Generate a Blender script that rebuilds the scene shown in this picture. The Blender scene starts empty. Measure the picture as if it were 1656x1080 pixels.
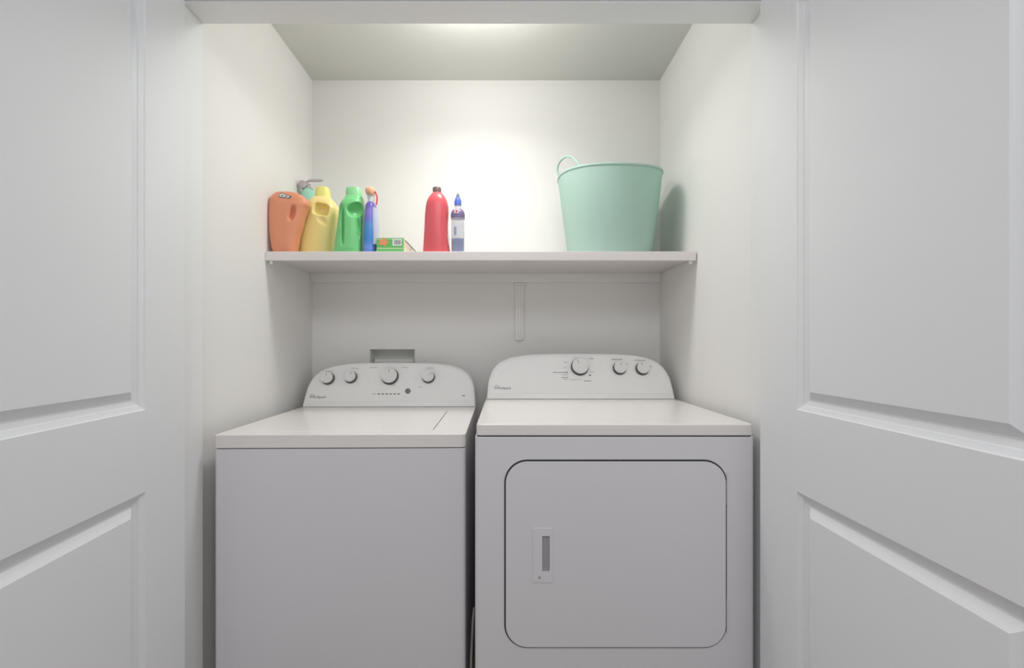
import bpy, bmesh, math
from mathutils import Vector, Matrix
S = bpy.context.scene
COL = S.collection
R = math.radians

# ------------------------------------------------------------------ camera, light, exposure
CAMZ = 1.165; F = 720.0; VX = 818.0; VY = 557.0
cd = bpy.data.cameras.new('camera'); cam = bpy.data.objects.new('camera', cd); COL.objects.link(cam)
cam.location = (0, 0, CAMZ); cam.rotation_euler = (R(90), 0, 0)
cd.sensor_width = 36; cd.lens = F / 1656 * 36
cd.shift_x = 10 / 1656; cd.shift_y = 17 / 1656; cd.clip_start = .02
S.camera = cam
S.view_settings.view_transform = 'Standard'; S.view_settings.look = 'None'
S.view_settings.gamma = 1; S.view_settings.use_curve_mapping = False
S.view_settings.exposure = 0.0
w = bpy.data.worlds.new('world'); S.world = w; w.use_nodes = True
w.node_tree.nodes['Background'].inputs[0].default_value = (.97, .98, 1.0, 1)
w.node_tree.nodes['Background'].inputs[1].default_value = .45
def lamp(name, kind, loc, energy, col=(1, 1, 1), rot=(0, 0, 0), **k):
    l = bpy.data.lights.new(name, kind); l.energy = energy; l.color = col
    for a, b in k.items(): setattr(l, a, b)
    o = bpy.data.objects.new(name, l); COL.objects.link(o); o.location = loc; o.rotation_euler = rot
    return o
for bx_ in (-.19, -.01):      # the two bulbs of the closet's ceiling fixture
    lamp('closet_bulb', 'POINT', (bx_, 1.45, CAMZ + 1.08), 2.05, (1, .99, .972), shadow_soft_size=.05)
lamp('closet_lamp_disk', 'AREA', (-.10, 1.45, CAMZ + 1.11), 4.0, (1, .99, .972), shape='DISK', size=.26, spread=R(150))
lamp('hall_ceiling_lamp', 'AREA', (0, -.55, 2.40), 15, (.98, .98, 1), (R(8), 0, 0), shape='RECTANGLE', size=1.2, size_y=.9)

# ------------------------------------------------------------------ materials
def srgb(r, g, b):
    f = lambda c: (c / 255 / 12.92) if c / 255 <= .04045 else ((c / 255 + .055) / 1.055) ** 2.4
    return (f(r), f(g), f(b), 1)
def mat(name, col, rough=.5, spec=.5, bump=0, bscale=200, metal=0, alpha=1, coat=0, var=0, trans=0, sss=0):
    m = bpy.data.materials.new(name); m.use_nodes = True
    nt = m.node_tree; b = nt.nodes['Principled BSDF']
    c = srgb(*col)
    b.inputs['Base Color'].default_value = c
    b.inputs['Roughness'].default_value = rough
    b.inputs['Specular IOR Level'].default_value = spec
    b.inputs['Metallic'].default_value = metal
    b.inputs['Alpha'].default_value = alpha
    b.inputs['Coat Weight'].default_value = coat
    b.inputs['Transmission Weight'].default_value = trans
    tc = nt.nodes.new('ShaderNodeTexCoord')
    n = nt.nodes.new('ShaderNodeTexNoise'); n.inputs['Scale'].default_value = bscale; n.inputs['Detail'].default_value = 3
    nt.links.new(tc.outputs['Object'], n.inputs['Vector'])
    if bump:
        bp = nt.nodes.new('ShaderNodeBump'); bp.inputs['Strength'].default_value = bump; bp.inputs['Distance'].default_value = .001
        nt.links.new(n.outputs['Fac'], bp.inputs['Height']); nt.links.new(bp.outputs['Normal'], b.inputs['Normal'])
    if var:
        n2 = nt.nodes.new('ShaderNodeTexNoise'); n2.inputs['Scale'].default_value = 3
        nt.links.new(tc.outputs['Object'], n2.inputs['Vector'])
        mx = nt.nodes.new('ShaderNodeMix'); mx.data_type = 'RGBA'
        mx.inputs[6].default_value = c; mx.inputs[7].default_value = (c[0] * (1 - var), c[1] * (1 - var), c[2] * (1 - var), 1)
        nt.links.new(n2.outputs['Fac'], mx.inputs[0]); nt.links.new(mx.outputs[2], b.inputs['Base Color'])
    return m
def ramp_mat(name, stops, axis='Z', rough=.3, alpha=1):
    """colour bands printed/dyed along the object's own axis"""
    m = mat(name, (200, 200, 200), rough, alpha=alpha); nt = m.node_tree; b = nt.nodes['Principled BSDF']
    tc = nt.nodes.new('ShaderNodeTexCoord'); sp = nt.nodes.new('ShaderNodeSeparateXYZ')
    nt.links.new(tc.outputs['Object'], sp.inputs[0])
    mr = nt.nodes.new('ShaderNodeMapRange'); lo, hi = stops[0][0], stops[-1][0]
    mr.inputs[1].default_value = lo; mr.inputs[2].default_value = hi
    nt.links.new(sp.outputs[axis], mr.inputs[0])
    rp = nt.nodes.new('ShaderNodeValToRGB'); e = rp.color_ramp.elements
    e[0].position = 0; e[0].color = srgb(*stops[0][1]); e[1].position = 1; e[1].color = srgb(*stops[-1][1])
    for z, c in stops[1:-1]:
        q = e.new((z - lo) / (hi - lo)); q.color = srgb(*c)
    nt.links.new(mr.outputs[0], rp.inputs[0]); nt.links.new(rp.outputs[0], b.inputs['Base Color'])
    return m
M = dict(
    wall=mat('wall_paint', (238, 237, 234), .64, .10, .10, 260, var=.015),
    ceil=mat('ceiling_paint', (216, 217, 212), .7, .3, .15, 200),
    hall=mat('hall_wall_paint', (225, 225, 222), .6, .3, .15, 200),
    trim=mat('trim_paint', (238, 239, 239), .38, .45, .03, 60),
    door=mat('door_paint', (237, 238, 240), .42, .4, .04, 90),
    shelf=mat('shelf_paint', (230, 224, 222), .4, .4, .03, 80),
    floor=mat('floor_vinyl', (150, 138, 122), .5, .4, .1, 40, var=.25),
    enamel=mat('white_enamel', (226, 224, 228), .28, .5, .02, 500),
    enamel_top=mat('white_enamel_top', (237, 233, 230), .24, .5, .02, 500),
    plastic=mat('console_plastic', (248, 248, 246), .38, .45),
    panel=mat('control_panel_plastic', (246, 246, 244), .42, .4),
    seam=mat('seam_dark', (70, 68, 72), .7, .2),
    gasket=mat('door_seam_dark', (60, 60, 64), .7, .2),
    knob=mat('knob_side', (92, 92, 92), .35, .5),
    knobcap=mat('knob_face', (232, 232, 230), .35, .5),
    ink=mat('printed_grey_ink', (105, 106, 108), .6, .2),
    ink2=mat('printed_pale_ink', (165, 165, 163), .6, .2),
    dark=mat('indicator_black', (45, 45, 48), .4, .4),
    pocket=mat('pocket_shade_grey', (165, 163, 166), .5, .3),  # handle pocket floor, greyed to carry the recess shade
    grey=mat('button_grey', (125, 125, 125), .35, .5),
    hole=mat('outlet_box_plastic', (240, 240, 235), .5, .4),
    brass=mat('valve_brass', (150, 130, 90), .35, .5, metal=.8),
    orange=mat('orange_jug_plastic', (228, 150, 116), .3, .5, .02, 60),
    yellow=mat('yellow_jug_plastic', (246, 226, 150), .34, .5),
    lime=mat('lime_cap_plastic', (238, 230, 136), .38, .4),
    green=mat('green_jug_plastic', (124, 210, 136), .28, .5),
    palegreen=mat('pale_green_cap', (150, 218, 158), .3, .5),
    peach=mat('peach_sprayer', (240, 188, 152), .4, .4),
    redtrig=mat('red_trigger', (205, 62, 55), .35, .5),
    frost=mat('frosted_neck', (215, 215, 218), .3, .5),
    red=mat('red_bottle_plastic', (218, 92, 100), .26, .5),
    brown=mat('brown_cap', (110, 92, 86), .45, .4),
    blue=mat('blue_cap', (92, 118, 212), .35, .5),
    tip=mat('grey_nozzle', (105, 115, 140), .4, .5),
    clear=mat('clear_bottle_plastic', (215, 220, 230), .15, .5, alpha=.42),
    liquid=mat('blue_liquid', (70, 88, 165), .2, .5),
    wrap=mat('purple_grey_wrap', (120, 105, 145), .35, .4),
    pink=mat('pink_white_label', (238, 215, 225), .5, .3),
    boxgreen=mat('box_green_card', (112, 196, 110), .5, .3),
    boxpale=mat('box_pale_green_card', (190, 222, 170), .5, .3),
    boxcream=mat('box_cream_card', (226, 222, 200), .6, .3),
    boxorange=mat('box_orange_print', (238, 160, 110), .5, .3),
    white=mat('white_print', (240, 240, 236), .5, .3),
    mint=mat('mint_tub_plastic', (206, 230, 223), .38, .45),
    mintb=mat('mint_bottle_plastic', (165, 218, 195), .35, .5),
    metal=mat('dull_pinkish_metal', (190, 178, 182), .3, .5, metal=.35),
    cord=mat('grey_cord_rubber', (150, 150, 148), .5, .4),
    glass=mat('lamp_base_white', (235, 235, 230), .5, .4),
)
# tub lets some light through its wall
nt = M['mint'].node_tree; b = nt.nodes['Principled BSDF']; tr = nt.nodes.new('ShaderNodeBsdfTranslucent')
tr.inputs[0].default_value = srgb(145, 218, 182); mx = nt.nodes.new('ShaderNodeMixShader'); mx.inputs[0].default_value = .36
nt.links.new(b.outputs[0], mx.inputs[1]); nt.links.new(tr.outputs[0], mx.inputs[2])
nt.links.new(mx.outputs[0], nt.nodes['Material Output'].inputs[0])

# ------------------------------------------------------------------ helpers
def link(name, me, m=None, parent=None, smooth=None, loc=None, bevel=0, seg=2):
    o = bpy.data.objects.new(name, me); COL.objects.link(o)
    if m is not None: me.materials.append(m)
    if parent is not None: o.parent = parent
    if loc: o.location = loc
    if smooth is not None:
        for p in me.polygons: p.use_smooth = True
        if smooth < 179: me.set_sharp_from_angle(angle=R(smooth))
    if bevel:
        bv = o.modifiers.new('bevel', 'BEVEL'); bv.width = bevel; bv.segments = seg; bv.limit_method = 'ANGLE'; bv.angle_limit = R(35)
        for p in me.polygons: p.use_smooth = True
        wn = o.modifiers.new('wn', 'WEIGHTED_NORMAL'); wn.keep_sharp = True
    return o
def tag(o, label, cat=None, group=None, kind=None):
    o['label'] = label
    if cat: o['category'] = cat
    if group: o['group'] = group
    if kind: o['kind'] = kind
    return o
def empty(name, loc, rz=0):
    o = bpy.data.objects.new(name, None); COL.objects.link(o); o.location = loc; o.rotation_euler = (0, 0, rz)
    o.empty_display_size = .05
    return o
def tomesh(bm, name='m'):
    bmesh.ops.recalc_face_normals(bm, faces=bm.faces)
    me = bpy.data.meshes.new(name); bm.to_mesh(me); bm.free(); return me
def box_bm(bm, a, b):
    vs = [bm.verts.new((x, y, z)) for x in (a[0], b[0]) for y in (a[1], b[1]) for z in (a[2], b[2])]
    for f in ((0, 1, 3, 2), (4, 6, 7, 5), (0, 4, 5, 1), (2, 3, 7, 6), (0, 2, 6, 4), (1, 5, 7, 3)):
        bm.faces.new([vs[i] for i in f])
def boxes(name, lst, m, parent=None, bevel=0, seg=2):
    bm = bmesh.new()
    for a, b in lst: box_bm(bm, a, b)
    return link(name, tomesh(bm), m, parent, bevel=bevel, seg=seg)
def rings_bm(bm, rings, cap0=True, cap1=True, closed=True):
    vr = [[bm.verts.new(p) for p in r] for r in rings]
    n = len(vr[0])
    for a, b in zip(vr, vr[1:]):
        for i in range(n if closed else n - 1):
            j = (i + 1) % n
            bm.faces.new((a[i], a[j], b[j], b[i]))
    if cap0: bm.faces.new(vr[0])
    if cap1: bm.faces.new(vr[-1])
    return vr
def sup(cx, cy, z, rx, ry, n=2.0, N=48):
    out = []
    for i in range(N):
        t = 2 * math.pi * i / N; c, s = math.cos(t), math.sin(t)
        out.append((cx + rx * math.copysign(abs(c) ** (2 / n), c), cy + ry * math.copysign(abs(s) ** (2 / n), s), z))
    return out
def loft(secs, N=48):
    bm = bmesh.new(); rings_bm(bm, [sup(cx, cy, z, rx, ry, n, N) for z, cx, cy, rx, ry, n in secs]); return tomesh(bm)
def rrect(x0, z0, x1, z1, r, k=8):
    pts = []
    for cx, cz, a in ((x1 - r, z1 - r, 0), (x0 + r, z1 - r, 90), (x0 + r, z0 + r, 180), (x1 - r, z0 + r, 270)):
        for i in range(k + 1):
            t = R(a + 90 * i / k); pts.append((cx + r * math.cos(t), cz + r * math.sin(t)))
    return pts
def plate(outer, inners, y0, y1):
    """flat plate in the XZ plane with holes, thickness y0..y1"""
    bm = bmesh.new()
    loops = [outer] + inners
    for y in (y0, y1):
        es = []
        for lp in loops:
            vs = [bm.verts.new((p[0], y, p[1])) for p in lp]
            es += [bm.edges.new((vs[i], vs[(i + 1) % len(vs)])) for i in range(len(vs))]
        bmesh.ops.triangle_fill(bm, edges=es, use_beauty=True)
    for lp in loops:
        n = len(lp)
        for i in range(n):
            j = (i + 1) % n
            bm.faces.new([bm.verts.new(q) for q in ((lp[i][0], y0, lp[i][1]), (lp[j][0], y0, lp[j][1]), (lp[j][0], y1, lp[j][1]), (lp[i][0], y1, lp[i][1]))])
    bmesh.ops.remove_doubles(bm, verts=bm.verts, dist=1e-6)
    return tomesh(bm)
def tube(name, pts, r, m, parent=None, flat=1.0, loc=None, res=8):
    c = bpy.data.curves.new(name, 'CURVE'); c.dimensions = '3D'
    s = c.splines.new('BEZIER'); s.bezier_points.add(len(pts) - 1)
    for q, p in zip(s.bezier_points, pts):
        q.co = p; q.handle_left_type = q.handle_right_type = 'AUTO'
    c.bevel_depth = r; c.bevel_resolution = 3; c.resolution_u = res; c.use_fill_caps = True
    o = bpy.data.objects.new(name, c); COL.objects.link(o)
    dg = bpy.context.evaluated_depsgraph_get(); me = bpy.data.meshes.new_from_object(o.evaluated_get(dg))
    bpy.data.objects.remove(o)
    return link(name, me, m, parent, smooth=180, loc=loc)
def text_mesh(body, size):
    c = bpy.data.curves.new('t', 'FONT'); c.body = body; c.size = size; c.extrude = .0002; c.align_x = 'LEFT'
    o = bpy.data.objects.new('t', c); COL.objects.link(o)
    dg = bpy.context.evaluated_depsgraph_get(); me = bpy.data.meshes.new_from_object(o.evaluated_get(dg))
    bpy.data.objects.remove(o); return me
def carve(me, cutters, voxel=.0022, smooth=8):
    """cut cutter meshes out of a mesh, then voxel-round the result"""
    o = bpy.data.objects.new('t', me); COL.objects.link(o); tmp = [o]
    for c in cutters:
        co = bpy.data.objects.new('c', c); COL.objects.link(co); tmp.append(co)
        b = o.modifiers.new('b', 'BOOLEAN'); b.operation = 'DIFFERENCE'; b.object = co; b.solver = 'EXACT'
    r = o.modifiers.new('r', 'REMESH'); r.mode = 'VOXEL'; r.voxel_size = voxel; r.use_smooth_shade = True
    s = o.modifiers.new('s', 'SMOOTH'); s.iterations = smooth; s.factor = .5
    dg = bpy.context.evaluated_depsgraph_get(); out = bpy.data.meshes.new_from_object(o.evaluated_get(dg))
    for t in tmp: bpy.data.objects.remove(t)
    return out
def wx(px, Y): return (px - VX) * Y / F
def wz(py, Y): return CAMZ - (py - VY) * Y / F

# ------------------------------------------------------------------ room
XL, XR, YB = -.863, .687, 1.986          # alcove side walls and back wall
JL, JR, JY0, JY1, JZ = -.844, .684, 1.165, 1.24, CAMZ + .893
CZ = CAMZ + 1.178
def struct(o, label): tag(o, label, kind='structure'); return o
struct(boxes('wall_left', [((XL - .1, JY1, 0), (XL, YB + .1, CZ))], M['wall']), 'white left side wall of the laundry closet')
struct(boxes('wall_right', [((XR, JY1, 0), (XR + .1, YB + .1, CZ))], M['wall']), 'white right side wall of the laundry closet')
hx0, hx1, hz0, hz1 = wx(598.5, YB), wx(671, YB), 1.03, wz(564.5, YB)
wb = link('wall_back', plate([(XL, 0), (XR, 0), (XR, CZ), (XL, CZ)], [[(hx0, hz0), (hx1, hz0), (hx1, hz1), (hx0, hz1)]], YB, YB + .1), M['wall'])
struct(wb, 'white back wall of the laundry closet')
struct(boxes('ceiling', [((XL - .1, JY1 - .1, CZ), (XR + .1, YB + .1, CZ + .08))], M['ceil']), 'off-white ceiling inside the closet')
struct(boxes('floor', [((-1.7, -1.2, -.05), (1.6, YB + .1, 0))], M['floor']), 'floor of closet and hall')
HZ = 2.45
struct(boxes('wall_front', [((-1.7, JY0, 0), (JL - .018, JY1, HZ)), ((JR + .018, JY0, 0), (1.6, JY1, HZ)),
                            ((JL - .018, JY0, JZ + .018), (JR + .018, JY1, HZ))], M['hall']), 'wall around the closet opening')
struct(boxes('trim_1', [((JL - .018, JY0 - .001, 0), (JL, JY1 + .001, JZ))], M['trim'], bevel=.0015), 'white jamb on left side of the opening')
struct(boxes('trim_2', [((JR, JY0 - .001, 0), (JR + .018, JY1 + .001, JZ))], M['trim'], bevel=.0015), 'white jamb on right side of the opening')
struct(boxes('trim_3', [((JL - .018, JY0 - .001, JZ), (JR + .018, JY1 + .001, JZ + .018))], M['trim'], bevel=.0015), 'white head jamb over the opening')
cs = .007
def casing(name, pts_a, pts_b, lab):
    struct(boxes(name, [(pts_a, pts_b)], M['trim'], bevel=.004), lab)
casing('trim_4', (JL - .063, JY0 - .017, 0), (JL - cs, JY0 - .0012, JZ + .063), 'white casing left of the opening')
casing('trim_5', (JR + cs, JY0 - .017, 0), (JR + .063, JY0 - .0012, JZ + .063), 'white casing right of the opening')
casing('trim_6', (JL - cs, JY0 - .017, JZ + cs), (JR + cs, JY0 - .0012, JZ + .063), 'white casing over the opening')

# panelled doors
def make_door(name, loc, ang, side, label):
    W, H, T = .758, 2.03, .035
    u1, u2 = .145, W - .145
    rows = [(.23, .836 - .012), (1.019 - .012, 1.925)]
    prof = [(0, 0), (.0015, .0032), (.011, .0072), (.0125, .0098), (.0225, .0128), (.026, .0124), (.0415, .0022), (.044, .0008)]
    y0, y1 = (0, T) if side > 0 else (-T, 0)
    bm = bmesh.new()
    us = [0, u1, u2, W]; vs = [0, rows[0][0], rows[0][1], rows[1][0], rows[1][1], H]
    for y, sg in ((y0, 1), (y1, -1)):
        for i in range(3):
            for j in range(5):
                if i == 1 and j in (1, 3): continue
                bm.faces.new([bm.verts.new(q) for q in ((us[i], y, vs[j]), (us[i + 1], y, vs[j]), (us[i + 1], y, vs[j + 1]), (us[i], y, vs[j + 1]))])
        for a, c in rows:
            rr = [[(u1 + d, y + sg * e, a + d), (u2 - d, y + sg * e, a + d), (u2 - d, y + sg * e, c - d), (u1 + d, y + sg * e, c - d)] for d, e in prof]
            rings_bm(bm, rr, False, False)
    for q in (((0, y0, 0), (W, y0, 0), (W, y1, 0), (0, y1, 0)), ((0, y0, H), (W, y0, H), (W, y1, H), (0, y1, H)),
              ((0, y0, 0), (0, y1, 0), (0, y1, H), (0, y0, H)), ((W, y0, 0), (W, y1, 0), (W, y1, H), (W, y0, H))):
        bm.faces.new([bm.verts.new(p) for p in q])
    bmesh.ops.remove_doubles(bm, verts=bm.verts, dist=1e-5)
    o = link(name, tomesh(bm), M['door'])
    o.location = loc; o.rotation_euler = (0, 0, ang)
    for a, c in rows:
        boxes('panel', [((u1 + .0439, y0 + .0008, a + .0439), (u2 - .0439, y1 - .0008, c - .0439))], M['door'], o)
    for z in (.25, 1.0, 1.8):     # hinge leaf on the edge, knuckle at the far corner
        yk = y1 if side > 0 else y0
        bm = bmesh.new(); rings_bm(bm, [sup(-.006, yk + side * .001, zz, .005, .005, 2, 16) for zz in (z - .045, z + .045)])
        link('hinge', tomesh(bm), M['metal'], o, smooth=40)
    tag(o, label, kind='structure')
    return o
dr = make_door('door_1', (wx(1229.5, 1.143), 1.143, .012), R(-90.5), 1, 'white two-panel door swung open on the right of the closet')
dl = make_door('door_2', (wx(299, 1.139), 1.139, .012), R(-90 + 6.3), -1, 'white two-panel door swung open on the left of the closet')

# ------------------------------------------------------------------ shelf
SF, ST = 1.595, CAMZ + .3335
sh = empty('wall_shelf', ((XL + XR) / 2, YB, ST - .035))
tag(sh, 'long white wall shelf spanning the closet above the washer and dryer', 'shelf')
def rel(o, p): return (p[0] - o.location[0], p[1] - o.location[1], p[2] - o.location[2])
def rbox(name, par, a, b, m, bevel=0): return boxes(name, [(rel(par, a), rel(par, b))], m, par, bevel)
rbox('board', sh, (XL + .001, SF + .018, ST - .018), (XR - .005, YB - .0005, ST), M['shelf'])
rbox('front_edge', sh, (XL + .001, SF, CAMZ + .301), (XR - .005, SF + .018, ST), M['shelf'], .0015)
rbox('back_cleat', sh, (XL + .001, YB - .018, ST - .018 - .040), (XR - .001, YB - .0005, ST - .018), M['wall'], .001)
for x in (XL + .016, XR - .020):
    bm = bmesh.new(); rings_bm(bm, [sup(*rel(sh, (x, SF + .014, 0))[:2], rel(sh, (0, 0, z))[2], .006, .006, 2, 16) for z in (CAMZ + .291, CAMZ + .301)])
    link('mounting_pin', tomesh(bm), M['glass'], sh, smooth=40)
# flat support strip hanging down the wall from the cleat
bx = wx(840, YB - .012); zb, zt = wz(551, YB - .012), ST - .059
prof = [(bx - .0185, zt), (bx - .0185, zb + .012)] + [(bx + .0185 * math.cos(t), zb + .012 + .012 * math.sin(t)) for t in [R(180 + 180 * i / 10) for i in range(11)]] + [(bx + .0185, zt)]
br = link('shelf_bracket', plate(prof, [], YB - .010, YB - .0005), M['wall'], bevel=.002)
br.name = 'shelf_bracket'
tag(br, 'white vertical support strip with rounded foot fixed to back wall below shelf', 'bracket')
boxes('rib', [((bx - .006, YB - .014, zb + .020), (bx + .006, YB - .0095, zt))], M['wall'], br, .002)
bm = bmesh.new(); rings_bm(bm, [[(bx + .005 * math.cos(t), y, zb + .011 + .005 * math.sin(t)) for t in [2 * math.pi * i / 16 for i in range(16)]] for y in (YB - .013, YB - .0095)])
link('screw', tomesh(bm), M['glass'], br, smooth=40)

# laundry outlet box recessed in the back wall
ob = empty('laundry_outlet_box', ((hx0 + hx1) / 2, YB, hz0)); cx = ob.location[0]
tag(ob, 'white recessed laundry outlet box in back wall behind the washer', 'outlet box')
def P2(x, z): return (x - cx, z - hz0)
fl = plate([P2(hx0 - .036, hz0 - .03), P2(hx1 + .038, hz0 - .03), P2(hx1 + .038, hz1 + .012), P2(hx0 - .036, hz1 + .012)],
           [[P2(hx0, hz0), P2(hx1, hz0), P2(hx1, hz1), P2(hx0, hz1)]], -.0015, -.0003)
link('flange', fl, M['wall'], ob)
hw = (hx1 - hx0) / 2; hh = hz1 - hz0
bm = bmesh.new()
t = .0015; e = .0005
for a, b in (((-hw + e, 0, e), (-hw + t, .075, hh - e)), ((hw - t, 0, e), (hw - e, .075, hh - e)), ((-hw + t, 0, hh - t), (hw - t, .075, hh - e)),
             ((-hw + t, 0, e), (hw - t, .075, t)), ((-hw + t, .073, t), (hw - t, .075, hh - t))):
    box_bm(bm, a, b)
link('recess', tomesh(bm), M['hole'], ob)
boxes('manifold', [((-hw + .01, .03, hh - .062), (hw - .01, .06, hh - .045))], M['hole'], ob, .003)
for x in (-.05, .05):
    bm = bmesh.new(); rings_bm(bm, [sup(x, .04, z, .011, .011, 2, 16) for z in (.03, hh - .064)])
    link('valve', tomesh(bm), M['brass'], ob, smooth=40)

# ceiling lamp base (holds the closet bulb, hidden above the header in the photo)
cl = bmesh.new(); rings_bm(cl, [sup(0, 0, 0, .06, .06, 2, 32), sup(0, 0, -.012, .055, .055, 2, 32), sup(0, 0, -.016, .02, .02, 2, 32)])
o = link('ceiling_light', tomesh(cl), M['glass'], smooth=40, loc=(-.10, 1.45, CZ)); tag(o, 'round white lampholder on the closet ceiling', 'ceiling light')

# ------------------------------------------------------------------ appliances
HP = [(0, .349), (.04, .3465), (.078, .341), (.105, .331), (.125, .317), (.140, .300), (.151, .279), (.160, .253), (.1655, .226), (.170, .193), (.1725, .155), (.174, .10), (.1745, .05), (.1748, 0)]
LEAN = .072 / .1748
def outline(half, inset=0, hmin=0):
    """console outline (x,h) clockwise from lower left"""
    k = half - .349
    r = [((hw + k) if hw > .05 else hw, h) for h, hw in HP]
    r = [p for p in r if p[1] >= hmin - 1e-9]
    if hmin > 0:
        r = [(half - .0005 - .0045 * hmin / .078, hmin)] + [p for p in r if p[1] > hmin + .004]
    if inset:
        q = []
        for x, h in r:
            t = h / .1748
            q.append((max(x - inset * (1 if x > .25 else x / .25), 0), h if h <= hmin + 1e-9 else h - inset * t))
        r = q
    L = [(-x, h) for x, h in r]; Rr = [(x, h) for x, h in reversed(r) if x > 0]
    return L + Rr
def console(root, half, yb, depth):
    """control console standing at local y=yb, face leaning back"""
    c = empty('console', (0, yb, 0)); c.parent = root
    bm = bmesh.new()
    o1 = outline(half); o0 = outline(half, .005)
    ln = lambda h: LEAN * h
    rings = [[(x, ln(h), h) for x, h in o0], [(x, ln(h) + .0015, h) for x, h in outline(half, .002)],
             [(x, ln(h) + .006, h) for x, h in o1], [(x, max(depth, ln(h) + .02), h) for x, h in o1]]
    rings_bm(bm, rings)
    hs = link('housing', tomesh(bm), M['plastic'], c, smooth=50)
    bm = bmesh.new()
    oo = outline(half, .010, .0205)
    rings_bm(bm, [[(x, ln(h) + .0005, h) for x, h in oo], [(x, ln(h) - .0010, h) for x, h in outline(half, .0105, .0208)],])
    link('control_panel', tomesh(bm), M['panel'], c, smooth=20)
    boxes('base_seam', [((-half + .001, -.0007, -.0010), (half - .001, depth - .01, .0012))], M['seam'], c)
    return c
def face_pt(px, py, root, yb_world, ztop):
    """pixel -> (local x, height on the leaning face)"""
    dx, dz = (px - VX) / F, -(py - VY) / F
    # plane: Y = yb + LEAN*(z - ztop); ray (dx,1,dz)*t + (0,0,CAMZ)
    t = (yb_world + LEAN * (CAMZ - ztop)) / (1 - LEAN * dz)
    return dx * t, CAMZ + dz * t - ztop
ANG = math.atan(LEAN)
def on_face(o, c, x, h, out=.0012):
    o.parent = c; o.location = (x, LEAN * h - out * math.cos(ANG), h + out * math.sin(ANG)); o.rotation_euler = (R(90) - ANG, 0, 0)
def knob(c, x, h, r, ang=0, name='knob'):
    bm = bmesh.new()
    rings_bm(bm, [sup(0, 0, z, q, q, 2, 40) for z, q in ((0, r * 1.06), (.003, r * 1.06), (.0035, r * .98), (.018, r * .93), (.0192, r * .90))])
    k = link(name, tomesh(bm), M['knob'], smooth=40); on_face(k, c, x, h)
    bm = bmesh.new()
    rings_bm(bm, [sup(0, 0, z, q, q, 2, 40) for z, q in ((.0175, r * .955), (.0192, r * .96), (.0205, r * .93), (.0200, r * .84), (.0198, r * .80))])
    cp = link('knob_face', tomesh(bm), M['knobcap'], k, smooth=30)
    p = boxes('pointer', [((-.0007, r * .35, .0196), (.0007, r * .8, .0204))], M['ink'], k); p.rotation_euler = (0, 0, ang)
    return k
def strip(name, c, x, h, w_, t_, m, out=.0013):
    o = boxes(name, [((-w_ / 2, -t_ / 2, 0), (w_ / 2, t_ / 2, .0003))], m); on_face(o, c, x, h, out); return o
def logo(c, x, h, width):
    me = text_mesh('Whirlpool', .012)
    xs = [v.co.x for v in me.vertices]; k = width / (max(xs) - min(xs)); x0 = min(xs)
    for v in me.vertices: v.co.x = (v.co.x - x0) * k; v.co.y *= k
    o = link('brand_logo', me, M['ink']); on_face(o, c, x, h)
    bm = bmesh.new(); pts = []      # small swoosh ring over the first letters
    a = [(width * .16 + width * .15 * math.cos(t), width * .16 + width * .085 * math.sin(t)) for t in [R(-20 + 14 * i) for i in range(17)]]
    i_ = [(width * .16 + width * .137 * math.cos(t), width * .16 + width * .065 * math.sin(t)) for t in [R(-20 + 14 * i) for i in range(17)]]
    va = [bm.verts.new((p[0], p[1], .0003)) for p in a]; vb = [bm.verts.new((p[0], p[1], .0003)) for p in i_]
    for i in range(16): bm.faces.new((va[i], va[i + 1], vb[i + 1], vb[i]))
    link('logo_ring', tomesh(bm), M['ink'], o)

# --- washer: origin at front-bottom centre of the cabinet
WYF, WTOP = 1.2457, CAMZ - .2525
wa = empty('washing_machine', (-.4635, WYF, 0), R(1.0))
tag(wa, 'white top-loading washing machine on the left with four console knobs', 'washing machine')
WH = .3495; WD = .68
def rounded_cab(name, hw_, d, z0, z1, r, m, parent, y0=0, bevel=.002):
    pts = rrect(-hw_, y0, hw_, y0 + d, r, 6)
    bm = bmesh.new(); rings_bm(bm, [[(x, y, z) for x, y in pts] for z in (z0, z1)])
    return link(name, tomesh(bm), m, parent, bevel=bevel)
zt = WTOP
rounded_cab('cabinet', WH, WD, .02, zt - .0385, .010, M['enamel'], wa)
rounded_cab('seam', WH - .004, WD - .008, zt - .0385, zt - .0355, .010, M['seam'], wa, .004, 0)
# top deck: rim pieces around the lid opening over a lower slab
lx0, lx1 = -.252, .2475
gx0, gx1, gy0, gy1 = lx1 + .0005, lx1 + .0035, .068, .432
slots = [[(gx0, gy0), (gx1, gy0), (gx1, gy1), (gx0, gy1)], [(-.2535, gy0), (-.2522, gy0), (-.2522, gy1), (-.2535, gy1)]]
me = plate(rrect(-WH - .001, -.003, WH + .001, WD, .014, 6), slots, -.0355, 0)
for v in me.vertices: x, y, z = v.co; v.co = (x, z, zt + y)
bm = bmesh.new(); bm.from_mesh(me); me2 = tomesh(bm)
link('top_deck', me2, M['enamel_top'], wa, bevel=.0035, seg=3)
bm = bmesh.new(); box_bm(bm, (lx0, .05, zt - .002), (lx1, .50, zt + .0007))
lid = link('lid', tomesh(bm), M['enamel_top'], wa, bevel=.0006)
boxes('lid_groove', [((gx0, gy0, zt - .006), (gx1, gy1, zt - .003))], M['grey'], wa)
for x in (-.29, .29):
    for y in (.04, .62):
        bm = bmesh.new(); rings_bm(bm, [sup(x, y, z, q, q, 2, 20) for z, q in ((0, .02), (.008, .02), (.0195, .012))])
        link('foot', tomesh(bm), M['dark'], wa, smooth=40)
WYB = .556
cw = console(wa, .349, WYB, .12); cw.location = (0, WYB, zt)
ybw = WYF + WYB
Rot = Matrix.Rotation(R(1.0), 3, 'Z')
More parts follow.
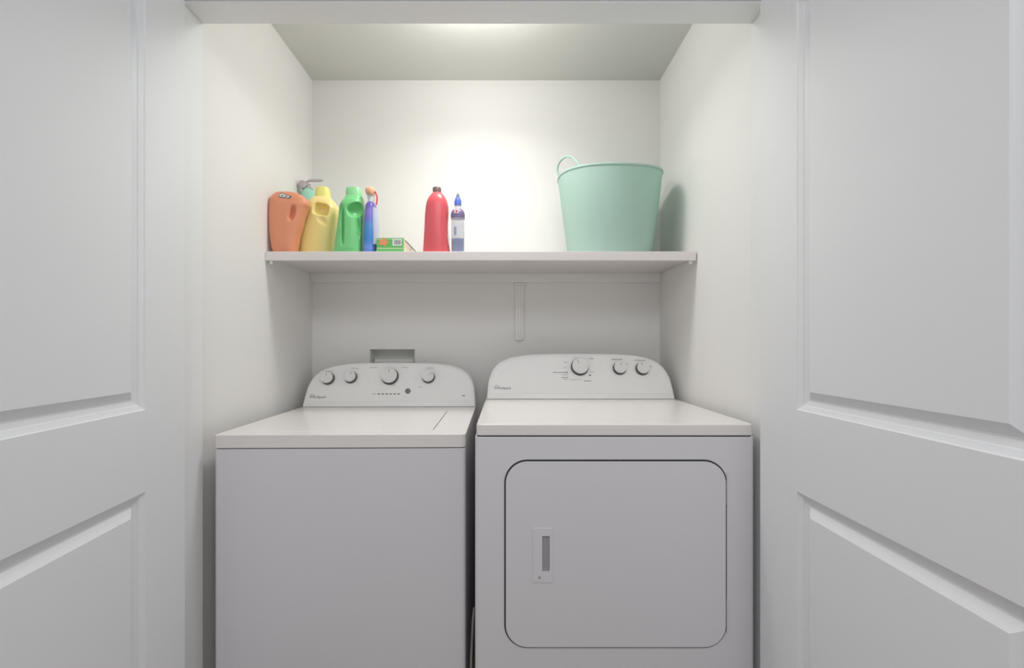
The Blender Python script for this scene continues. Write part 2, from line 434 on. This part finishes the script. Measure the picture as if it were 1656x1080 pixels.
def wash(px, py):
    X, h = face_pt(px, py, wa, ybw + .002, zt); return (X - (-.4635 - .0097)), h
for px, py, r, a in ((532.8, 611.6, .0248, .3), (569, 609.6, .0242, -.2), (631.6, 608.3, .0335, .1), (693.6, 609.4, .0250, -.8)):
    x, h = wash(px, py + .8); knob(cw, x, h, r, a)
x, h = wash(660, 632.5); bm = bmesh.new(); rings_bm(bm, [sup(0, 0, z, q, q, 2, 28) for z, q in ((0, .011), (.003, .011), (.004, .0095))])
bt = link('start_button', tomesh(bm), M['grey'], smooth=40); on_face(bt, cw, x, h); bt['label'] = 'round grey start button'
for i in range(6):
    x, h = wash(613.2 + i * 6.35, 637); strip('indicator_light', cw, x, h, .0095, .0035, M['dark'])
x, h = wash(606, 637); strip('printed_mark', cw, x, h, .013, .0022, M['ink2'])
x, h = wash(501.5, 643.5); logo(cw, x, h, .066)
x, h = wash(749.6, 640); strip('printed_mark', cw, x, h, .012, .005, M['ink2'])
for px, py, ww in ((533, 600.3, .03), (575, 595.5, .03), (605, 594.3, .03), (655, 594.3, .028), (696, 595.2, .03), (636, 623, .02), (680, 626, .02)):
    x, h = wash(px, py); strip('printed_mark', cw, x, h, ww, .0016, M['ink2'])

# --- dryer
DYF, DTOP = 1.19, CAMZ - .2125
DC = .2915; DH = .374
dy = empty('clothes_dryer', (DC, DYF, 0)); tag(dy, 'white front-loading clothes dryer on the right with large rounded door', 'clothes dryer')
zt = DTOP
rounded_cab('cabinet', DH, .68, .02, zt - .0345, .010, M['enamel'], dy)
rounded_cab('seam', DH - .005, .67, zt - .0345, zt - .0315, .010, M['seam'], dy, .004, 0)
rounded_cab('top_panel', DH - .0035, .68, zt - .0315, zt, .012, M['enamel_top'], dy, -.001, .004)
cdr = console(dy, .367, .544, .125); cdr.location = (.0015, .544, zt)
def dryf(px, py):
    X, h = face_pt(px, py, dy, DYF + .544, zt); return X - DC - .0015, h
for px, py, r, a in ((937.3, 593.2, .0335, .4), (1001.4, 595.4, .0252, -.3), (1038, 596, .0252, .3)):
    x, h = dryf(px, py + .8); knob(cdr, x, h, r, a)
x, h = dryf(799.3, 629), None
x, h = dryf(799.3, 629.5); logo(cdr, x, h, .064)
for px, py, ww, hh_, m in ((905, 602.3, .055, .0018, 'ink'), (916.5, 602.3, .005, .005, 'ink'), (914, 606, .024, .0018, 'ink2'), (913.5, 610.6, .028, .0018, 'ink'), (914.5, 613.3, .016, .0016, 'ink2'),
                      (931, 614, .045, .0014, 'ink2'), (950, 616, .030, .002, 'ink'), (954, 606.8, .007, .006, 'grey'), (957, 602, .02, .0016, 'ink2'), (956, 580, .018, .0028, 'ink2'),
                      (915, 586, .012, .0018, 'ink2'), (914, 594.5, .010, .0016, 'ink2'), (935, 579.5, .03, .0014, 'ink2'),
                      (997.5, 581.3, .044, .003, 'ink2'), (1034.5, 582.6, .046, .002, 'ink2'), (1012, 588.6, .02, .0014, 'ink2'), (998, 587.6, .006, .003, 'ink2'), (1052, 592, .014, .0014, 'ink2')):
    x, h = dryf(px, py); strip('printed_mark', cdr, x, h, ww, hh_, M[m])
# drum door
dx0, dx1 = wx(818, DYF) - DC, wx(1172.5, DYF) - DC; dz1, dz0 = wz(745.5, DYF), wz(1044.5, DYF)
g = .0042
link('door_seam', plate(rrect(dx0 - g, dz0 - g, dx1 + g, dz1 + g, .062, 12), [rrect(dx0 + .01, dz0 + .01, dx1 - .01, dz1 - .01, .05, 12)], -.0012, .004), M['gasket'], dy)
px0, px1, pz0, pz1 = wx(876.5, DYF) - DC, wx(888.5, DYF) - DC, wz(922.5, DYF), wz(865, DYF)
pocket = rrect(px0, pz0, px1, pz1, .002, 3)
dd = link('drum_door', plate(rrect(dx0, dz0, dx1, dz1, .058, 12), [pocket], -.0052, -.0013), M['enamel'], dy, bevel=.0015, seg=2)
q0, q1, r0, r1 = wx(861.5, DYF) - DC, wx(893.5, DYF) - DC, wz(939.5, DYF), wz(852.5, DYF)
hd = link('door_handle', plate(rrect(q0, r0, q1, r1, .004, 4), [pocket], -.0075, -.0051), M['enamel'], dd, bevel=.0012)
boxes('handle_pocket', [((px0 - .001, -.0018, pz0 - .001), (px1 + .001, -.0014, pz1 + .001))], M['pocket'], dd)  # floor plate with the shade of the recess put into its colour
bm = bmesh.new(); cx_, cz_ = wx(872, DYF) - DC, wz(931.5, DYF)
rings_bm(bm, [[(cx_ + .0035 * math.cos(t), y, cz_ + .0035 * math.sin(t)) for t in [2 * math.pi * i / 20 for i in range(20)]] for y in (-.0079, -.0074)])
link('emblem', tomesh(bm), M['ink2'], hd)
for zc in (wz(790, DYF), wz(995, DYF)):
    boxes('hinge', [((dx1 + g - .001, -.004, zc - .045), (dx1 + g + .0035, .002, zc + .045))], M['enamel'], dy, .0015)
for x in (-.31, .31):
    for y in (.04, .62):
        bm = bmesh.new(); rings_bm(bm, [sup(x, y, z, q, q, 2, 20) for z, q in ((0, .02), (.008, .02), (.0195, .012))])
        link('foot', tomesh(bm), M['dark'], dy, smooth=40)
# cord in the gap
c0 = tube('power_cord', [(-.098, 1.90, .60), (-.098, 1.72, .35), (-.098, 1.50, .12), (-.099, 1.40, .28), (-.096, 1.33, .37), (-.099, 1.28, .28), (-.1, 1.26, .15), (-.1, 1.30, .006)], .0035, M['cord'])
tag(c0, 'grey cord hanging in the gap between washer and dryer', 'cord')

# ------------------------------------------------------------------ things on the shelf
def secs_px(prof, Y, base_px, cxp, ry, n=2.6):
    """rows (py, xl, xr[, ryscale]) -> loft sections around the thing's own base centre"""
    k = Y / F; out = []
    for r in prof:
        py, a, b_ = r[:3]; sc = r[3] if len(r) > 3 else 1
        z = max(wz(py, Y) - ST, 0)
        out.append((z, ((a + b_) / 2 - cxp) * k, 0, (b_ - a) / 2 * k, ry * sc, n))
    return out
def ell_cut(cx, cy, cz, rx, ry, rz, rot=0, n=2.4):
    bm = bmesh.new(); N = 24; rings = []
    for i in range(1, 16):
        t = math.pi * i / 16; rr = math.sin(t); yy = -math.cos(t) * ry
        rings.append([(rx * rr * math.copysign(abs(math.cos(a)) ** (2 / n), math.cos(a)), yy, rz * rr * math.copysign(abs(math.sin(a)) ** (2 / n), math.sin(a))) for a in [2 * math.pi * j / N for j in range(N)]])
    rings_bm(bm, rings); bmesh.ops.rotate(bm, verts=bm.verts, matrix=Matrix.Rotation(rot, 3, 'Y')); bmesh.ops.translate(bm, verts=bm.verts, vec=(cx, cy, cz))
    return tomesh(bm)
ZS = ST
# --- orange jug
Y = 1.637; cxp = 463
oj = empty('detergent_jug', (wx(cxp, Y - .02), Y, ZS)); tag(oj, 'orange plastic detergent jug at the left end of the shelf', 'detergent jug')
Y2 = Y - .02; k = Y2 / F
p = [(420, 441, 474, .85), (404, 439, 475.5, .95), (396, 437, 476.5), (380, 434.5, 479.5), (366, 433.3, 484), (350, 432.8, 487.5), (338, 433, 491.5), (330, 433, 496), (322, 434, 495, .95), (316, 436.5, 489, .85), (311, 441, 480, .7), (308.5, 446, 469, .45)]
me = loft(secs_px(p, Y2, 0, cxp, .036, 3.2))
cut = [ell_cut((475 - cxp) * k, -.042, wz(346, Y2) - ZS, .012, .026, .032, R(14))]
ob_ = link('body', carve(me, cut, .002, 10), M['orange'], oj)
def patch(name, pts4, m, parent, target, off):
    # small sticker wrapped onto the curved shoulder
    bm = bmesh.new(); n = 10; g = [[None] * (n + 1) for _ in range(n + 1)]
    A, B, C_, D = [Vector(p_) for p_ in pts4]
    for i in range(n + 1):
        for j in range(n + 1):
            q = A.lerp(B, i / n).lerp(D.lerp(C_, i / n), j / n); g[i][j] = bm.verts.new(((q.x - cxp) * k, -.05, wz(q.y, Y2) - ZS))
    for i in range(n):
        for j in range(n): bm.faces.new((g[i][j], g[i + 1][j], g[i + 1][j + 1], g[i][j + 1]))
    o = link(name, tomesh(bm), m, parent, smooth=180)
    sw = o.modifiers.new('s', 'SHRINKWRAP'); sw.target = target; sw.wrap_method = 'PROJECT'; sw.use_project_y = True; sw.use_positive_direction = True; sw.offset = off; sw.wrap_mode = 'ABOVE_SURFACE'
    return o
lo = patch('label', ((453.5, 321), (471, 323.5), (475, 319.5), (456, 312.5)), M['ink'], oj, ob_, .0006); lo['label'] = 'torn grey label on the shoulder'
patch('label_face', ((454.5, 319.5), (469, 322), (471.5, 319.5), (457, 314.3)), M['white'], lo, ob_, .0010)
for q in (((457, 318.8), (461, 319.8), (461.6, 317.6), (457.8, 316.4)), ((462.5, 320.2), (468, 321), (469, 319.2), (463.2, 318))): patch('print', q, M['grey'], lo, ob_, .0014)
# --- yellow jug
Y = 1.722; cxp = 515; k = Y / F; Yf = Y - .02
yj = empty('detergent_jug', (wx(cxp, Y), Y, ZS)); tag(yj, 'yellow plastic jug with lime-yellow cap beside the orange jug', 'detergent jug')
p = [(420, 484.5, 540), (404, 484, 541), (385, 484, 542.5), (374, 485.5, 544.5), (366, 490, 545.5), (350, 495, 547.3), (340, 497.5, 547.3), (333, 499, 545.5, .92), (327, 501.5, 541.5, .8), (322, 506, 536, .6), (319, 508.5, 535, .45)]
me = loft(secs_px(p, Y, 0, cxp, .046, 3.0))
cut = [ell_cut((526.5 - cxp) * k, -.058, wz(343.5, Y) - ZS, .032, .046, .025, R(12), 4), ell_cut((498 - cxp) * k, -.056, wz(352, Y) - ZS, .010, .02, .045, R(6)), ell_cut((532 - cxp) * k, -.062, wz(364, Y) - ZS, .050, .022, .020, R(38), 3)]
link('body', carve(me, cut, .002, 8), M['yellow'], yj)
link('cap', loft([(wz(321, Y) - ZS, (522.3 - cxp) * k, 0, .0285, .022, 2.4), (wz(311, Y) - ZS, (522 - cxp) * k, 0, .0275, .0215, 2.4), (wz(304.5, Y) - ZS, (522 - cxp) * k, 0, .0245, .019, 2.4), (wz(303.3, Y) - ZS, (522 - cxp) * k, 0, .020, .015, 2.4)]), M['lime'], yj, smooth=40)
# --- green jug
Y = 1.655; cxp = 567; k = Y / F
gj = empty('detergent_jug', (wx(cxp, Y), Y, ZS)); tag(gj, 'bright green plastic jug with looped handle between yellow jug and spray bottle', 'detergent jug')
p = [(420, 541.5, 587, .9), (404, 542, 587), (385, 545, 587.5), (365, 548, 588), (345, 550.5, 588.6), (334, 552, 588.5), (328, 555, 588, .9), (323, 558, 587, .7), (319, 559.5, 586.5, .6)]
me = loft(secs_px(p, Y, 0, cxp, .045, 2.8))
cut = [ell_cut((583 - cxp) * k, -.050, wz(343, Y) - ZS, .036, .046, .026, R(-25), 3), ell_cut((561 - cxp) * k, -.048, wz(368, Y) - ZS, .006, .020, .08),
       ell_cut((554.5 - cxp) * k, -.050, wz(344, Y) - ZS, .010, .028, .035, R(14)), ell_cut((584 - cxp) * k, -.05, wz(372, Y) - ZS, .008, .03, .06, R(-4))]
link('body', carve(me, cut, .0018, 6), M['green'], gj)
link('cap', loft([(wz(320, Y) - ZS, (572.8 - cxp) * k, 0, .0295, .024, 2.6), (wz(309, Y) - ZS, (572.5 - cxp) * k, 0, .0285, .0235, 2.6), (wz(305, Y) - ZS, (572.2 - cxp) * k, 0, .026, .021, 2.4), (wz(304, Y) - ZS, (572 - cxp) * k, 0, .020, .015, 2.2)]), M['palegreen'], gj, smooth=40)
# --- spray bottle
Y = 1.645; cxp = 599.5; k = Y / F
sb = empty('spray_bottle', (wx(cxp, Y), Y, ZS)); tag(sb, 'blue and purple spray bottle with peach nozzle head and red trigger', 'spray bottle')
hz = lambda py: wz(py, Y) - ZS
M['spray'] = ramp_mat('spray_bottle_blue', [(0, (92, 126, 214)), (.02, (110, 150, 226)), (.05, (66, 138, 214)), (.10, (84, 148, 214)), (.125, (118, 120, 214)), (.15, (142, 126, 214)), (.17, (116, 102, 190)), (.19, (92, 82, 160))], rough=.25)
p = [(420, 588.8, 607.4), (400, 588.8, 608.4), (375, 589.4, 609.6), (355, 590.4, 609.6), (342, 591.6, 608.6), (334, 592.6, 608), (330, 594, 606.6, .8), (327.5, 596.5, 604.6, .5)]
link('body', loft(secs_px(p, Y, 0, cxp, .030, 2.4)), M['spray'], sb, smooth=50)
p = [(397, 604, 610.6), (380, 603.5, 612.2), (368, 602, 612.6), (350, 602, 611.0), (338, 604, 609.6)]
link('label', loft([(z, a, .0, b_, .026, n) for z, a, _, b_, c, n in secs_px(p, Y, 0, cxp, .03, 2.2)]), mat('pale_lavender_label', (182, 190, 214), .35), sb, smooth=50)['label'] = 'pale lavender side label'
link('neck', loft([(hz(329), 0, 0, .0115, .0115, 2), (hz(322), .0004, 0, .0105, .0105, 2), (hz(315), .0, 0, .0135, .0135, 2)]), M['frost'], sb, smooth=50)
p = [(316, 594, 605.5, .8), (312.5, 591.8, 607), (308, 591, 608.2), (305, 593.5, 606.5, .9), (303.8, 597, 603, .6)]
link('spray_head', loft([(z, a, 0, b_, .024 * c / .03, n) for z, a, _, b_, c, n in secs_px(p, Y, 0, cxp, .03, 2.2)]), M['peach'], sb, smooth=60)
tube('trigger', [((606.5 - cxp) * k, -.006, hz(310)), ((610 - cxp) * k, -.008, hz(316)), ((611 - cxp) * k, -.01, hz(322)), ((610.3 - cxp) * k, -.012, hz(333))], .0027, M['redtrig'], sb)
# --- flat box
bx0, bx1, by0, by1, bh = wx(609.5, 1.612), wx(652.8, 1.612), 1.612, 1.868, wz(384.5, 1.612) - ZS
gb = empty('carton', ((bx0 + bx1) / 2, (by0 + by1) / 2, ZS)); tag(gb, 'low green cardboard carton lying flat on the shelf', 'carton')
hwb, hdb = (bx1 - bx0) / 2, (by1 - by0) / 2
boxes('box_body', [((-hwb, -hdb + .0012, 0), (hwb, hdb, bh))], M['boxcream'], gb, .0012)
boxes('front_face', [((-hwb, -hdb, .0005), (hwb, -hdb + .001, bh - .0004))], M['boxgreen'], gb)
boxes('front_band', [((-hwb + .001, -hdb - .0005, .012), (hwb - .003, -hdb - .0001, .0165))], M['boxpale'], gb)
boxes('edge_strip', [((-hwb, -hdb - .0005, bh - .006), (hwb - .004, -hdb - .0001, bh - .0035))], M['boxpale'], gb)
bm = bmesh.new()
rings_bm(bm, [[(-hwb + .024 + .0165 * math.cos(t) * (1 + .18 * math.cos(5 * t)), y, .037 + .0125 * math.sin(t) * (1 + .18 * math.cos(5 * t))) for t in [2 * math.pi * i / 40 for i in range(40)]] for y in (-hdb - .0007, -hdb - .0001)])
link('orange_motif', tomesh(bm), M['boxorange'], gb)
bc = boxes('barcode_patch', [((hwb - .040, -hdb - .0007, .024), (hwb - .007, -hdb - .0001, bh - .004))], M['white'], gb)
for i in range(9): boxes('bar', [((hwb - .034 + i * .0028, -hdb - .0010, .028), (hwb - .0326 + i * .0028, -hdb - .0006, bh - .008))], M['ink'], bc)
boxes('side_edge_shadow', [((hwb - .0005, -hdb + .02, bh - .006), (hwb + .0006, hdb - .002, bh - .0025))], M['ink'], gb)  # dark strip stands in for the shadowed gap at the top edge
boxes('side_fold', [((hwb - .0005, -.004, .006), (hwb + .0006, -.001, bh - .006))], M['ink'], gb)
# --- red bottle
Y = 1.65; cxp = 706; k = Y / F
rb = empty('bleach_bottle', (wx(cxp, Y), Y, ZS)); tag(rb, 'tall red plastic bottle with dark brown cap near middle of the shelf', 'bottle')
p = [(420, 685, 727), (409, 684.2, 728), (404, 684.5, 727.5), (390, 685.4, 726), (370, 686.6, 724.6), (358, 687, 724.8), (347, 687.6, 725.8), (335, 688.8, 725.4), (327, 690.4, 723.8), (320, 693.8, 720.5), (315, 697.5, 716.8), (311.5, 700.4, 713.2)]
s_ = secs_px(p, Y, 0, cxp, .034, 2.5); s_ = [(z, a, b_, c, min(d, c * .95), n) for z, a, b_, c, d, n in s_]
link('body', loft(s_), M['red'], rb, smooth=180)
link('cap', loft([(wz(312.3, Y) - ZS, (706.7 - cxp) * k, 0, .0155, .0155, 2), (wz(305, Y) - ZS, (706.7 - cxp) * k, 0, .0158, .0158, 2), (wz(303.6, Y) - ZS, (706.7 - cxp) * k, 0, .0135, .0135, 2)]), M['brown'], rb, smooth=40)
boxes('label_edge', [((wx(725.0, Y) - rb.location[0] - .001, -.012, .012), (wx(726.4, Y) - rb.location[0], .006, .075))], M['white'], rb, .0003)
# --- squeeze bottle
Y = 1.64; cxp = 740.5; k = Y / F; hz = lambda py: wz(py, Y) - ZS; X_ = lambda p_: (p_ - cxp) * k
qb = empty('squeeze_bottle', (wx(cxp, Y), Y, ZS)); tag(qb, 'small clear squeeze bottle with blue cap and blue liquid, right of red bottle', 'bottle')
hwid = 10.6 * k
link('body', loft([(0, 0, 0, hwid * .96, .019, 3), (.003, 0, 0, hwid, .0205, 3), (hz(354), 0, 0, hwid, .0205, 3), (hz(348), 0, 0, hwid * 1.02, .0208, 2.8), (hz(342), 0, 0, hwid * .86, .018, 2.4), (hz(338.5), 0, 0, .0125, .0125, 2), (hz(331), 0, 0, .0115, .0115, 2)]), M['clear'], qb, smooth=50)
link('liquid', loft([(.002, 0, 0, hwid * .90, .0175, 3), (hz(387), 0, 0, hwid * .93, .0185, 3)]), M['liquid'], qb, smooth=50)
link('shoulder_wrap', loft([(hz(353.5), 0, 0, hwid * 1.04, .0215, 3), (hz(347), 0, 0, hwid * 1.08, .0222, 2.8), (hz(342), 0, 0, hwid * .93, .0195, 2.5), (hz(339.5), 0, 0, hwid * .72, .015, 2.2)]), M['wrap'], qb, smooth=50)
pl = boxes('label', [((-.011, -.0228, hz(347.5)), (.0055, -.0216, hz(341)))], M['pink'], qb, .0006); pl['label'] = 'pink and white label'
boxes('print', [((-.006, -.0232, hz(346)), (.001, -.0227, hz(342.8)))], M['redtrig'], pl)
boxes('inner_label', [((-.012, -.0212, hz(382)), (-.003, -.0207, hz(369)))], mat('grey_blue_label', (140, 150, 185), .5), qb)
link('cap', loft([(hz(332), 0, 0, .0128, .0128, 2), (hz(326), 0, 0, .0130, .0130, 2), (hz(323), 0, 0, .0110, .0110, 2), (hz(320), 0, 0, .0085, .0085, 2)]), M['blue'], qb, smooth=50)
link('nozzle', loft([(hz(320.5), 0, 0, .0072, .0072, 2), (hz(317), 0, 0, .0062, .0062, 2), (hz(314), 0, 0, .0040, .0040, 2), (hz(312.6), 0, 0, .0022, .0022, 2)]), M['tip'], qb, smooth=50)
# --- mint bottle with metal lever fitting, behind orange and yellow jugs
Y = 1.86; k = Y / F; mxp = 503.5
mb = empty('dispenser_bottle', (wx(mxp, Y), Y, ZS)); tag(mb, 'mint green bottle with dull metal lever fitting, half hidden behind orange jug', 'bottle')
hz = lambda py: wz(py, Y) - ZS; X_ = lambda p_: (p_ - mxp) * k
link('body', loft([(0, 0, 0, .040, .040, 2), (.004, 0, 0, .043, .043, 2), (hz(330), 0, 0, .043, .043, 2), (hz(320), 0, 0, .041, .041, 2), (hz(312), -.006, 0, .033, .033, 2), (hz(307), -.010, 0, .022, .022, 2), (hz(304), -.012, 0, .012, .012, 2)]), M['mintb'], mb, smooth=60)
bm = bmesh.new(); rings_bm(bm, [[(X_(493.5) + q * math.cos(t), y, hz(301.5) + q * math.sin(t)) for t in [2 * math.pi * i / 28 for i in range(28)]] for y, q in ((-.030, .012), (-.028, .017), (-.006, .017), (-.004, .012))])
ft = link('fitting', tomesh(bm), M['metal'], mb, smooth=40)
tube('lever', [(X_(487), -.015, hz(301.5)), (X_(480), -.016, hz(301.8)), (X_(475), -.017, hz(300)), (X_(470.5), -.018, hz(299))], .0028, M['metal'], ft)
tube('stem', [(X_(496), -.015, hz(299)), (X_(500), -.014, hz(295.5)), (X_(505), -.014, hz(293.6))], .0042, M['metal'], ft)
tube('hook', [(X_(499), -.015, hz(302)), (X_(504), -.015, hz(300)), (X_(504.5), -.015, hz(305)), (X_(509), -.015, hz(309))], .0026, M['metal'], ft)
bl = loft([(0, 0, 0, .004, .003, 2), (.004, 0, 0, .0062, .004, 2), (.045, 0, 0, .0058, .004, 2), (.058, 0, 0, .003, .002, 2)], 20)
bo = link('blade', bl, M['metal'], ft, smooth=60); bo.location = (X_(502), -.014, hz(293.8)); bo.rotation_euler = (0, R(90), 0)
# --- mint tub
Y = 1.79; tb = empty('flexible_tub', (.4165, Y, ZS)); tag(tb, 'large mint green flexible plastic tub with loop handle at right end of shelf', 'tub')
H = wz(287, Y) - ZS
def tub_ring(t, off=0, N=96):
    """t 0 bottom .. 1 rim; rim dips between the handles"""
    rx = .160 + (.206 - .160) * t ** .9 - off; ry = .132 + (.160 - .132) * t - off
    out = []
    for i in range(N):
        a = 2 * math.pi * i / N
        zz = H * t
        zz += t ** 3 * (.006 * math.cos(2 * (a - R(20))) + .005 * math.cos(a))
        ry_ = ry
        x = rx * math.copysign(abs(math.cos(a)) ** .95, math.cos(a)); y = ry_ * math.copysign(abs(math.sin(a)) ** .95, math.sin(a))
        out.append((x, y, zz))
    return out
bm = bmesh.new()
ts = [0, .03, .08, .16, .3, .45, .6, .75, .88, .96, 1.0]
rings = [[(x * .955, y * .955, z) for x, y, z in tub_ring(0)], tub_ring(.012)] + [tub_ring(t) for t in ts[1:]] + [tub_ring(t, .004) for t in reversed(ts[1:])]
rings_bm(bm, rings); link('body', tomesh(bm), M['mint'], tb, smooth=60)
bm = bmesh.new()
rr = []
for dr_, dz_ in ((.0015, -.009), (-.0015, -.008), (-.0027, -.004), (-.0018, .000), (.0015, .001), (.0050, .0002), (.0050, -.008)):
    rr.append([(x, y, z + dz_) for x, y, z in tub_ring(1, dr_)])
rr.append(rr[0]); rings_bm(bm, rr, False, False); bmesh.ops.remove_doubles(bm, verts=bm.verts, dist=1e-6)
link('rim', tomesh(bm), M['mint'], tb, smooth=180)
def handle(a0, a1, up, outw):
    ring = tub_ring(1, .002)
    def at(a): i = int(round((a % 360) / 360 * 96)) % 96; return Vector(ring[i])
    p0, p1 = at(a0), at(a1); d = Vector((math.cos(R((a0 + a1) / 2)), math.sin(R((a0 + a1) / 2)), 0)) * outw
    pts = [p0 + Vector((0, 0, -.004)), p0 + Vector((0, 0, up * .55)) + d * .8, p0.lerp(p1, .28) + Vector((0, 0, up * .97)) + d,
           p0.lerp(p1, .6) + Vector((0, 0, up * .85)) + d * .8, p0.lerp(p1, .88) + Vector((0, 0, up * .3)) + d * .3, p1 + Vector((0, 0, -.004))]
    tube('handle', [tuple(q) for q in pts], .0040, M['mint'], tb)
handle(184, 228, .058, .010)
handle(4, 62, .050, -.010)
